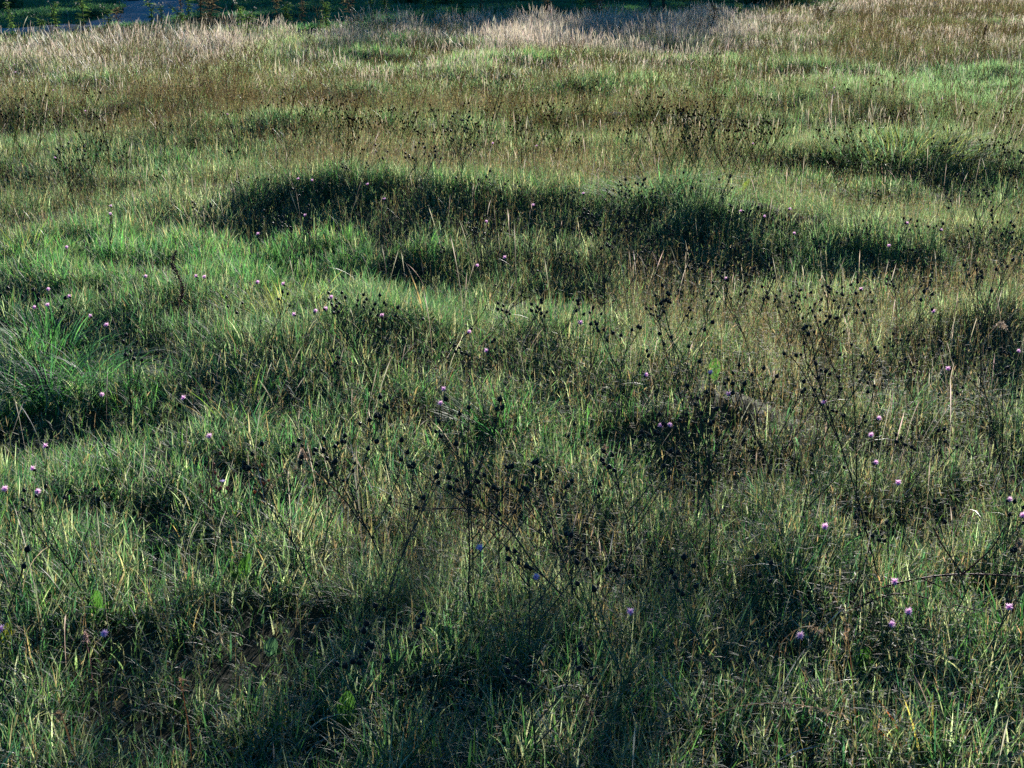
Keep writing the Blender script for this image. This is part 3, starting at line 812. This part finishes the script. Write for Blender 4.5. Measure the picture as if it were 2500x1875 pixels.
culm([(470,1890),(462,1790),(448,1700),(440,1660)], 'orange-tipped dry blade in the dark grass at bottom left', (.34, .2, .1), 4, .0018)
culm([(228,1680),(220,1610),(212,1570),(207,1545)], 'reddish white culm standing left in the dark grass', (.4, .28, .24), 6)
culm([(560,1620),(545,1585),(538,1560),(533,1548)], 'pale knobbly grass spike in the lower left shade', (.34, .3, .2), 9)
culm([(2095,1810),(2080,1640),(2070,1560),(2060,1480)], 'thin tan culm beside the lower violet flower', (.33, .22, .13), 3)
culm([(1470,1270),(1475,1140),(1478,1090)], 'narrow pink-brown grass spike in the middle foreground', (.26, .15, .12), 6)
culm([(1830,1480),(1800,1380),(1690,1200),(1670,1160)], 'slim straw culm leaning left of the pale knapweed flower', (.33, .26, .16), 4)
culm([(2425,980),(2400,850),(2440,790),(2455,800)], 'feathery pale plume near the right edge', (.42, .34, .26), 14)
culm([(1450,1890),(1452,1800),(1448,1760),(1430,1700)], 'dark brown bead-tipped culm at the bottom centre', (.2, .13, .09), 5)
culm([(1555,560),(1500,500),(1470,478)], 'curved bleached culm before the shaded blue-green tussock', (.4, .36, .26), 3)
culm([(1720,620),(1708,560),(1700,545)], 'rust coloured grass plume below the glowing dock leaf', (.36, .2, .12), 8)
culm([(870,1260),(760,1140),(745,1110),(735,1095)], 'curly cream seed plume above the arched culm', (.42, .32, .24), 12)
culm([(2480,1420),(2485,1350),(2490,1320)], 'blurred tan grass plume cut by the right edge', (.34, .27, .2), 14)

# ------------------------------------------------------------------ dock stalk: dense rust brown whorls on an S-bent stem
def dock(label, pts, rad, n, name='dock_stalk', col=(.15, .05, .032), depth=None, hs=.006):
    y0 = depth or G(pts[0][0], pts[0][1], .02)[1]
    P = np.array([W(a, b, y0) for a, b in pts]); org = np.array([P[0][0], y0, T1(P[0][0], y0)]); P -= org
    P = np.concatenate([[[P[0][0], 0, -.01]], P]) if P[0][2] > .02 else P
    P = smooth_path(P, 6); t = thing(name, label, 'dock plant', org, 0)
    st = MB(); tube(st, P, np.linspace(.004, .0015, len(P)), np.array(col) * .7, 6); obj('stem', st.mesh('stem', M_STEM), t)
    sd = MB(); r = np.random.default_rng(3); L = len(P)
    for i in range(n):
        u = r.uniform(.22, 1); k_ = u * (L - 1); q = P[int(k_)] + (P[min(int(k_) + 1, L - 1)] - P[int(k_)]) * (k_ % 1)
        whorl = .45 + .55 * abs(math.sin(u * 26)); d = unit(r.normal(0, 1, 3)); rr = rad * whorl * (1.15 - .75 * u) * r.uniform(.1, 1)
        leaf(sd, q + d * rr * np.array([1, 1, .8]), r.normal(0, 1, 3), r.uniform(.8, 1.6) * hs, hs, np.array(col) * r.uniform(.4, 1.9), n=2)
    obj('seeds', sd.mesh('seeds', M_HEAD), t)
    return t
dock('reddish brown dock stalk bent in an S, standing alone in green grass', [(428,800),(438,745),(446,700),(430,665),(420,645),(430,612)], .034, 900)
dock('brown dock stalk standing dark in the far right haze', [(2402,138),(2400,100),(2408,62)], .05, 260, depth=None, hs=.02)
dock('dark red dock stalk among weeds at the left end of the path', [(563,66),(565,40),(568,8)], .06, 260, hs=.024)
dock('small crooked dock stalk in the tan grass left of the far mound', [(745,152),(748,120),(757,86)], .05, 120, hs=.018)

# chicory-like plant
t = drawn('chicory_plant', 'reddish chicory plant with one lilac flower and pink buds', 'wildflower',
      [[(530,1370),(522,1290),(517,1200),(510,1150),(505,1080)], [(519,1230),(545,1215),(560,1200)], [(518,1215),(535,1195),(543,1178)], [(517,1190),(520,1150),(535,1105)],
       [(525,1290),(500,1250),(490,1210),(488,1190)], [(528,1340),(550,1260),(548,1215)]], [], np.array([.16, .07, .055]), r0=.0024, dd=.03)
org = np.array(t.location); y0 = org[1]; r = np.random.default_rng(5)
pt = MB()
for i in range(12):
    a = i * .55; leaf(pt, (0, 0, 0), (math.cos(a), math.sin(a) * .6, .9), .016, .006, np.array([.72, .60, .82]), n=3)
f = obj('flower_head', pt.mesh('flower_head', M_PETAL), t); f.location = W(544, 1178, y0) - org
for (bx, by) in [(531,1195),(539,1197),(552,1196),(557,1199),(536,1112),(545,1098),(527,1160),(533,1168),(495,1205),(490,1190),(524,1140),(536,1200)]:
    b = MB(); spindle(b, (0, 0, 0), (r.normal(0, .3), r.normal(0, .3), 1), .014, [(0, .001), (.3, .0035), (.8, .004), (1, .001)], np.array([[.12, .09, .04], [.16, .08, .05], [.30, .10, .08], [.36, .14, .11]]), 6)
    o = obj('bud', b.mesh('bud', M_PETAL), t); o.location = W(bx, by, y0) - org
t2 = drawn('withered_plant', 'withered brown plant with orange seed cups right of the chicory', 'wildflower',
      [[(650,1260),(645,1210),(640,1150),(645,1120)], [(645,1210),(655,1190),(660,1175)], [(640,1180),(625,1160),(610,1150)], [(648,1240),(668,1200),(672,1150)]], [(640,1210)], np.array([.06, .04, .03]), dd=.03)
org = np.array(t2.location)
for (bx, by) in [(638,1182),(648,1184),(658,1178),(609,1226),(640,1140),(624,1205)]:
    b = MB(); spindle(b, (0, 0, 0), (r.normal(0, .3), r.normal(0, .3), 1), .012, [(0, .001), (.4, .005), (.9, .0045), (1, .002)], np.array([.36, .12, .05]), 6)
    o = obj('seed_cup', b.mesh('seed_cup', M_PETAL), t2); o.location = W(bx, by, org[1]) - org

# ------------------------------------------------------------------ tussocks, broad leaves
def tussock(px, py, R_, n, L0, L1, label, pal, droop=1.5, wd=.005, S=6):
    x0, y0 = G(px, py, .05); r = np.random.default_rng(int(px))
    a = r.uniform(0, 6.28, n); q = np.sqrt(r.random(n)) * R_
    x = np.cos(a) * q; y = np.sin(a) * q * .6; gz = terrain(x + x0, y + y0)
    az = np.arctan2(y, x) + r.normal(0, .5, n)
    col = pal[r.integers(0, len(pal), n)] * (1 + r.normal(0, .15, (n, 1)))
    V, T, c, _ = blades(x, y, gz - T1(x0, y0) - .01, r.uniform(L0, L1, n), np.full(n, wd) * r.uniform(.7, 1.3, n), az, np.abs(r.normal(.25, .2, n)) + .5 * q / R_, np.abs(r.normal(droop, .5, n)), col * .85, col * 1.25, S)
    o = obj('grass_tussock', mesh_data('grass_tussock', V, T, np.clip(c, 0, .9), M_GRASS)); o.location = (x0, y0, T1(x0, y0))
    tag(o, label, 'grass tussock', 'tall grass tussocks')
GG = np.array([[.045, .12, .035], [.06, .13, .05], [.04, .10, .05]]); GY = np.array([[.11, .15, .035], [.16, .16, .05], [.28, .22, .10]]); GF = np.array([[.09, .15, .09], [.11, .16, .11], [.07, .12, .06]])
tussock(110, 950, .22, 330, .25, .48, 'big dark tussock with long arching blades by the left edge', GG, 1.7)
tussock(235, 935, .17, 240, .25, .45, 'green tussock with curved shiny blades right of the big left tussock', GG, 1.8)
tussock(130, 860, .20, 200, .18, .35, 'bright green tussock behind the arching tussocks at the left', GG * 1.2, 1.0)
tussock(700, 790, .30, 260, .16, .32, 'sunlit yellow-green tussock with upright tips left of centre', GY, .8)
tussock(2270, 980, .20, 260, .2, .38, 'frosty looking tussock with pale arching blades on the right', GF, 1.6)
tussock(2190, 1010, .12, 120, .2, .34, 'small tussock of upright pale blades left of the frosty tussock', GF, .8)
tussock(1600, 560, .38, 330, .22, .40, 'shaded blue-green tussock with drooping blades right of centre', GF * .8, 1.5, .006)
tussock(2200, 400, .75, 800, .2, .38, 'tufted grass mound with a pale sunlit crest at the right', np.concatenate([GF, GY[1:]]), .9, .007, 5)
tussock(1240, 1060, .16, 120, .15, .3, 'fresh green tuft of broad blades in the centre', GG * 1.2, .7, .006)
tussock(650, 1290, .14, 90, .14, .3, 'small fresh tuft below the orange seed cups', GG * 1.2, .8)
tussock(590, 1030, .18, 130, .16, .32, 'loose tuft with reddish blades above the chicory', np.concatenate([GG, DRYC[3:4], GY[:1]]), .9)
tussock(1915, 1440, .07, 40, .12, .26, 'small star-shaped tuft of pale leaning blades in the lower right', GY[:2], .9, .006)
tussock(2260, 1850, .05, 22, .14, .24, 'green and orange-red streaked grass leaves near the bottom right', np.array([[.08, .15, .04], [.34, .08, .03], [.3, .2, .06], [.08, .15, .04]]), .8, .007)
tussock(630, 1890, .10, 60, .14, .26, 'pale hooked blades at the bottom left edge', GF, 2.2, .006)
tussock(990, 118, .8, 700, .2, .36, 'far dark green tussock mound in the tan grass', GG, .9, .012, 4)
tussock(1150, 108, .5, 260, .18, .3, 'small far tussock between two dark mounds', GG, .9, .012, 4)
tussock(2340, 175, .9, 900, .15, .28, 'pale whitish tussocks glinting at the upper right', GF * 1.4, 1.0, .010, 4)  # raised palette carries the same painted glow into these blades
tussock(60, 645, .25, 150, .16, .3, 'fringe of lit blades low at the left edge', GY, .8)
tussock(2470, 1590, .10, 60, .16, .3, 'spiky tuft at the lower right edge', GG * 1.2, .7, .006)

def broad(px, py, leaves_, label, h=.0):
    x0, y0 = G(px, py, .03); t = thing('broad_leaf_plant', label, 'leafy plant', (x0, y0, T1(x0, y0)), 0, 'broad leaved plants in the grass')
    for (az, tilt, L_, w_, c) in leaves_:
        mb = MB(); leaf(mb, (0, 0, .02), (math.cos(az), math.sin(az), tilt), L_, w_, np.array(c), n=8, droop=.25, fold=.12)
        obj('leaf', mb.mesh('leaf', M_LEAF, True), t)
Gb = (.055, .13, .03)
broad(592, 1440, [(1.2, 2.4, .13, .045, Gb), (2.8, 1.0, .10, .04, Gb), (.1, .9, .09, .035, Gb)], 'broad glowing green leaf standing left of the dark seed heads')
broad(845, 1800, [(1.5, 2.6, .14, .055, Gb), (.3, .8, .10, .045, Gb), (3.0, .7, .10, .04, Gb)], 'broad green leaf in deep shade at the bottom')
broad(1795, 550, [(.6, 1.5, .26, .05, (.20, .26, .04)), (2.6, 1.2, .16, .04, Gb)], 'upright glowing yellow-green dock leaf right of centre')
broad(1740, 1000, [(1.4, 2.2, .13, .05, Gb), (3.0, .8, .12, .04, Gb)], 'dark rounded leaf in the shade under a violet flower')
broad(565, 1270, [(.9, 2.0, .07, .03, (.20, .32, .03)), (2.5, 1.5, .05, .02, Gb)], 'small bright lime leaf right of the chicory')
broad(235, 1530, [(1.5, 3.0, .12, .04, Gb), (.4, 1.5, .1, .035, Gb)], 'upright oval leaf in the lower left shade')
broad(12, 1600, [(1.4, 3.0, .11, .04, (.2, .2, .02))], 'yellowing oval leaf at the left edge')
broad(2288, 1330, [(1.2, 2.5, .05, .016, (.25, .33, .16)), (2.4, 1.5, .05, .015, (.25, .33, .16)), (.3, 1.4, .045, .014, (.25, .33, .16))], 'little pale green three-leaved shoot in the lower right')
broad(1270, 1640, [(.9, 2.4, .08, .016, (.28, .32, .04)), (1.9, 2, .06, .014, (.2, .28, .04))], 'lime-yellow narrow leaf in the bottom centre')
broad(660, 1620, [(1.5, 1.2, .07, .04, (.08, .16, .1)), (0, .6, .07, .035, Gb)], 'bluish rounded leaf in the dark grass at the bottom')
broad(110, 1390, [(a, .5, .07, .02, (.07, .17, .04)) for a in np.arange(0, 6.2, .9)], 'low bright rosette near the left edge')
broad(2110, 1640, [(1.3, 2.4, .1, .05, Gb)], 'wide dark leaf below the violet flowers')

# ------------------------------------------------------------------ bare soil
x0, y0 = G(1365, 728, .05); r = np.random.default_rng(9); gr = 40
u, v = np.meshgrid(np.linspace(-1, 1, gr), np.linspace(-1, 1, gr)); u = u.ravel(); v = v.ravel()
q = np.sqrt(u * u + v * v); hx = u * .48; hy = v * .36
hz = .05 * np.exp(-(q / .6) ** 2) + .045 * (noise(hx + 5, hy, .07, 31) - .5) * np.clip(1.1 - q, 0, 1) + .02 * (noise(hx, hy, .03, 32) - .5) * np.clip(1.1 - q, 0, 1)
hz = terrain(hx + x0, hy + y0) - T1(x0, y0) + hz + np.where(q > .85, -.03, .012)
i, j = np.meshgrid(np.arange(gr - 1), np.arange(gr - 1)); a = (j * gr + i).ravel()
o = obj('soil_patch', mesh_data('soil_patch', np.stack([hx, hy, hz], 1), np.concatenate([np.stack([a, a + 1, a + gr + 1], 1), np.stack([a, a + gr + 1, a + gr], 1)]), None, M_SOIL, True))
o.location = (x0, y0, T1(x0, y0)); tag(o, 'dark crumbly patch of bare soil in the sunlit grass', 'molehill')

# ------------------------------------------------------------------ tall weeds along the far edge
def weed(seed, H, kind):
    r = np.random.default_rng(seed); st = MB(); lf = MB(); hd = []
    c = GREY * .8 if kind != 'brown' else BROWN
    P = smooth_path(np.array([(0, 0, -.02), (r.normal(0, .03), 0, H * .4), (r.normal(0, .04), 0, H * .75), (r.normal(0, .05), 0, H)]), 4)
    tube(st, P, np.linspace(.010, .004, len(P)), c, 5); hd.append(P[-1])
    for i in range(10):
        q = P[int(r.uniform(.45, 1) * (len(P) - 1))]; a = r.uniform(0, 6.28); ln = r.uniform(.08, .26) * H
        e = q + np.array([math.cos(a) * ln * .5, math.sin(a) * ln * .5, ln]); tube(st, np.array([q, (q + e) / 2 + [0, 0, -.01], e]), .0035, c, 4); hd.append(e)
    nl = {'green': 170, 'brown': 80, 'fluff': 120}[kind]
    for i in range(nl):
        q = P[int(r.uniform(.05, .95) * (len(P) - 1))]; a = r.uniform(0, 6.28)
        cc = (np.array([.11, .17, .055]) if kind != 'brown' else BROWN * 2) * r.uniform(.6, 1.5)
        leaf(lf, q + r.normal(0, .02, 3), (math.cos(a), math.sin(a), r.uniform(0, .8)), r.uniform(.06, .17), r.uniform(.02, .045), cc, n=3, droop=.4)
    fl = MB()
    for i in range(26):
        d = unit(r.normal(0, 1, 3)); leaf(fl, (0, 0, 0), d, .022, .008, np.array([.62, .58, .5]) if kind != 'brown' else np.array([.12, .07, .05]), n=2, droop=0)
    return st.mesh('stem', M_STEM), lf.mesh('foliage', M_LEAF), fl.mesh('seed_head', M_PETAL), hd
WK = {k: [weed(60 + i + 10 * j, 1.0, k) for i in range(5)] for j, k in enumerate(['green', 'brown', 'fluff'])}
WEEDS = [(38,78,72,'fluff','tall pale weed standing highest at the far left corner'),(146,70,58,'green','bushy-topped weed second along the far left edge'),
 (199,86,84,'fluff','tall green weed with white tufts left of the path'),(90,88,30,'green','low green weed between the two tall left weeds'),(262,80,45,'green','short green weed where the path begins'),
 (300,84,40,'brown','small brown weed before the pale path'),(372,84,56,'fluff','weed with white fluffy heads standing against the path'),(392,80,44,'fluff','smaller fluffy weed beside the path'),
 (425,76,40,'green','slim green weed right of the path'),(452,72,76,'brown','tall dark weed at the left of the dense clump'),(470,70,74,'green','leafy weed inside the dense clump by the path'),
 (492,70,72,'brown','brown topped weed in the middle of the dense clump'),(512,68,70,'brown','brown weed at the right of the dense clump'),(530,68,56,'brown','thin brown weed right of the dense clump'),
 (596,88,66,'green','bright bushy green weed right of the dark red dock'),(612,92,44,'green','lower bushy green weed beside the bright one'),(672,52,46,'brown','brown weed at the corner of the shaded lawn'),
 (700,54,40,'green','green weed at the edge of the shaded lawn'),(745,48,46,'brown','reddish weed against the dark far shade'),(800,46,46,'green','leafy weed in the far tan grass'),
 (855,46,46,'brown','brown weed in the far tan grass'),(905,46,50,'green','green weed behind the far tussock mound'),(955,44,48,'green','tall green weed behind the far mound'),
 (1035,46,48,'green','dark green weed right of the far mound'),(1065,48,46,'fluff','white dotted weed right of the far mound'),(1105,48,48,'green','leafy weed in the middle of the far edge'),
 (1140,42,42,'green','green weed in the middle of the far edge'),(1178,44,40,'brown','brown weed in the middle of the far edge'),(1210,40,20,'fluff','low white dotted weed in the middle of the far edge'),
 (1330,48,50,'brown','tan plume-like weed against the blue shade'),(1412,36,56,'green','tall leafy weed against the blue shade'),(1465,44,30,'brown','tan bushy weed beside the thin trunk'),
 (1600,56,18,'brown','low weed at the foot of the twin trunks'),(1735,88,42,'brown','dark weed in the pale grass right of the twin trunks'),(1795,62,38,'green','green bushy weed at the upper right'),
 (2035,60,28,'green','small green weed at the upper right'),(2075,56,26,'green','green weed in the hazy upper right grass'),(1900,40,24,'brown','brown weed at the upper right edge of the shade'),
 (1985,48,30,'brown','brown weed right of the dark shrubs')]
for i, (px, py, hp, kd, lab) in enumerate(WEEDS):
    py += 24 + (i * 37 % 11 - 5) * .8; hp = hp * 1.12 + 26 + (i * 53 % 17 - 8) * 1.2; px += (i * 29 % 13 - 6) * 1.3; x, y = G(px, py, .0); gz = T1(x, y); H = hp * y / FPX * 1.03 + .04
    sm, fm, hm, hd = WK[kd][i % 5]
    t = thing('tall_weed', lab, 'weed', (x, y, gz), float(RNG.uniform(-.6, .6)), 'tall weeds along the far edge of the meadow'); wd_ = .75 + .09 * (i * 31 % 9); t.scale = (wd_, wd_, H)
    obj('stem', sm, t); obj('foliage', fm, t)
    for p in hd[:7]:
        h = obj('seed_head', hm, t); h.location = p; h.scale = (1, 1, 1)

# ------------------------------------------------------------------ woody plants
def cloud(center, rad, n, size, col, r, hollow=.35):
    d = r.normal(0, 1, (n, 3)); d /= np.linalg.norm(d, axis=1)[:, None]
    q = (hollow + (1 - hollow) * r.random(n) ** .5)[:, None]
    p = np.asarray(center) + d * q * np.asarray(rad)
    a = r.normal(0, 1, (n, 3)); a /= np.linalg.norm(a, axis=1)[:, None]; b = np.cross(a, r.normal(0, 1, (n, 3))); b /= np.linalg.norm(b, axis=1)[:, None]
    s = size * r.uniform(.5, 1.2, (n, 1))
    V = np.stack([p - a * s, p - b * s * .5, p + a * s, p + b * s * .5], 1).reshape(-1, 3)
    k = np.arange(n)[:, None] * 4
    T = np.concatenate([k + [0, 1, 2], k + [0, 2, 3]])
    c = np.repeat(np.asarray(col) * r.uniform(.6, 1.4, (n, 1)), 4, axis=0)
    return V, T, c
def tree_meshes(seed, H, cb, cr, nl, leafsize, col, trunk_r):
    r = np.random.default_rng(seed); tk = MB(); cw = MB()
    P = smooth_path(np.array([(0, 0, -.1), (r.normal(0, .1), r.normal(0, .1), H * .35), (r.normal(0, .2), r.normal(0, .2), H * .7), (0, 0, H * .96)]), 5)
    tube(tk, P, np.linspace(trunk_r, trunk_r * .15, len(P)), (.06, .045, .035), 8)
    nc = 26
    for i in range(nc):
        z = cb + (H - cb) * (i + .5) / nc; rr = cr * (math.sin(math.pi * min(.97, .15 + .8 * (i + .5) / nc)) ** .7) * r.uniform(.3, .85)
        a = i * 2.4; q = P[min(len(P) - 1, int(z / H * (len(P) - 1)))]
        e = np.array([math.cos(a) * rr, math.sin(a) * rr, z])
        tube(tk, np.array([[q[0], q[1], min(q[2], z - .1)], (np.array([q[0], q[1], z]) + e) / 2, e]), [trunk_r * .3, trunk_r * .2, trunk_r * .08], (.06, .045, .035), 5)
        cw.add(*cloud(e, np.array([1, 1, .75]) * cr * r.uniform(.35, .6), nl // nc, leafsize, col, r))
    return tk.mesh('trunk', M_BARK), cw.mesh('crown', M_LEAF)
def put_tree(name, label, me, x, y, s=1.0, rz=0.0, group=None, z=None):
    t = thing(name, label, 'tree', (x, y, T1(x, y) if z is None else z), rz, group); t.scale = (s,) * 3
    obj('trunk', me[0], t); obj('crown', me[1], t); return t
FT = [tree_meshes(70 + i, 16, 1.0, 4.2, 5200, .30, (.05, .09, .03), .28) for i in range(3)]
HX = math.tan(math.radians(SUN_AZ))
for i, x in enumerate(np.arange(-46, 62, 5.2)):
    for row in (0, 1):
        yy = 88 + 6 * row + 2 * math.sin(i * 1.7 + row); s = (.905 if x < 20 else .485) * (1 + .08 * math.sin(i * 2.3 + row * 2))
        put_tree('forest_tree', 'broad leaved tree of the wood beyond the meadow', FT[(i + row) % 3], float(x + 2.6 * row), yy, s, i * 1.3, 'trees of the wood beyond the meadow')
def oak(seed, H, cb, cr, n, ls, tr):
    r = np.random.default_rng(seed); tk = MB(); cw = MB()
    P = smooth_path(np.array([(0, 0, -.1), (.1, .1, H * .3), (-.1, .2, H * .6), (0, 0, H * .92)]), 5)
    tube(tk, P, np.linspace(tr, tr * .15, len(P)), (.06, .045, .035), 10)
    nc = 64
    for i in range(nc):
        u = (i + .5) / nc; z = cb + .8 + (H - cb) * u ** 1.5 * .9; rr = cr * math.sqrt(((i * .618) % 1.0)) * math.cos(u * 1.25) ** .7
        a = i * 2.4; e = np.array([math.cos(a) * rr, math.sin(a) * rr, z])
        q = P[min(len(P) - 1, int(min(z - 1, H * .8) / H * (len(P) - 1)))]
        tube(tk, np.array([q, (q + e) / 2 + [0, 0, .4], e]), [tr * .35, tr * .2, tr * .05], (.06, .045, .035), 5)
        cw.add(*cloud(e, np.array([1.7, 1.7, .9]), n // nc, ls, (.05, .09, .03), r, .1))
    return tk.mesh('trunk', M_BARK), cw.mesh('crown', M_LEAF)
ST = oak(90, 15, 3.9, 8.0, 20000, .22, .28)
put_tree('shade_tree', 'spreading tree beside the meadow shading the near grass', ST, 5.45, 13.75)
# young trees whose trunks cut the far edge
YT = tree_meshes(95, 3.2, 1.0, .7, 1500, .06, (.05, .09, .03), .04)
for px, py, s, lab in [(1456, 16, 1.1, 'thin dark trunk of a young tree against the blue shade'), (1588, 42, 1.0, 'left one of the twin thin reddish trunks at the far edge'),
                       (1621, 40, 1.05, 'right one of the twin thin reddish trunks at the far edge')]:
    x, y = G(px, py, 0); put_tree('young_tree', lab, YT, x, y, s, px)
SH = []
for i in range(3):
    r = np.random.default_rng(120 + i); cw = MB(); bt = MB()
    for j in range(7):
        a = j * .9; e = np.array([math.cos(a) * .5, math.sin(a) * .5, r.uniform(.5, 1.1)]); tube(bt, np.array([(0, 0, 0), e * .5 + [0, 0, .1], e]), [.02, .014, .006], (.05, .04, .03), 5)
        cw.add(*cloud(e * np.array([1, 1, .6]), (.45, .45, .5), 260, .06, (.035, .065, .03), r, .1))
    SH.append((bt.mesh('branches', M_BARK), cw.mesh('foliage', M_LEAF)))
for i, (px, py, s, lab) in enumerate([(1925, 20, .8, 'dark rounded shrub at the edge of the shade upper right'), (1850, 10, .9, 'dark shrub left of the rounded one'), (1690, 8, .9, 'dark shrub behind the twin trunks'),
        (1540, 6, .8, 'low dark shrub left of the twin trunks'), (1270, 6, .8, 'dark shrub in the blue shade in the middle'), (1090, 12, .7, 'dark shrub behind the leafy weeds'), (1000, 12, .7, 'dark low shrub behind the far mound'),
        (820, 4, .7, 'dark shrub beyond the tan grass'), (225, 48, .28, 'small dark bush on the shaded lawn'), (10, 30, .6, 'dark bush in the upper left corner')]):
    x, y = G(px, py, 0); t = thing('shrub', lab, 'shrub', (x, y, T1(x, y)), i * 1.1, 'dark shrubs in the far shade'); t.scale = (s, s, s)
    obj('branches', SH[i % 3][0], t); obj('foliage', SH[i % 3][1], t)
finish_labels()
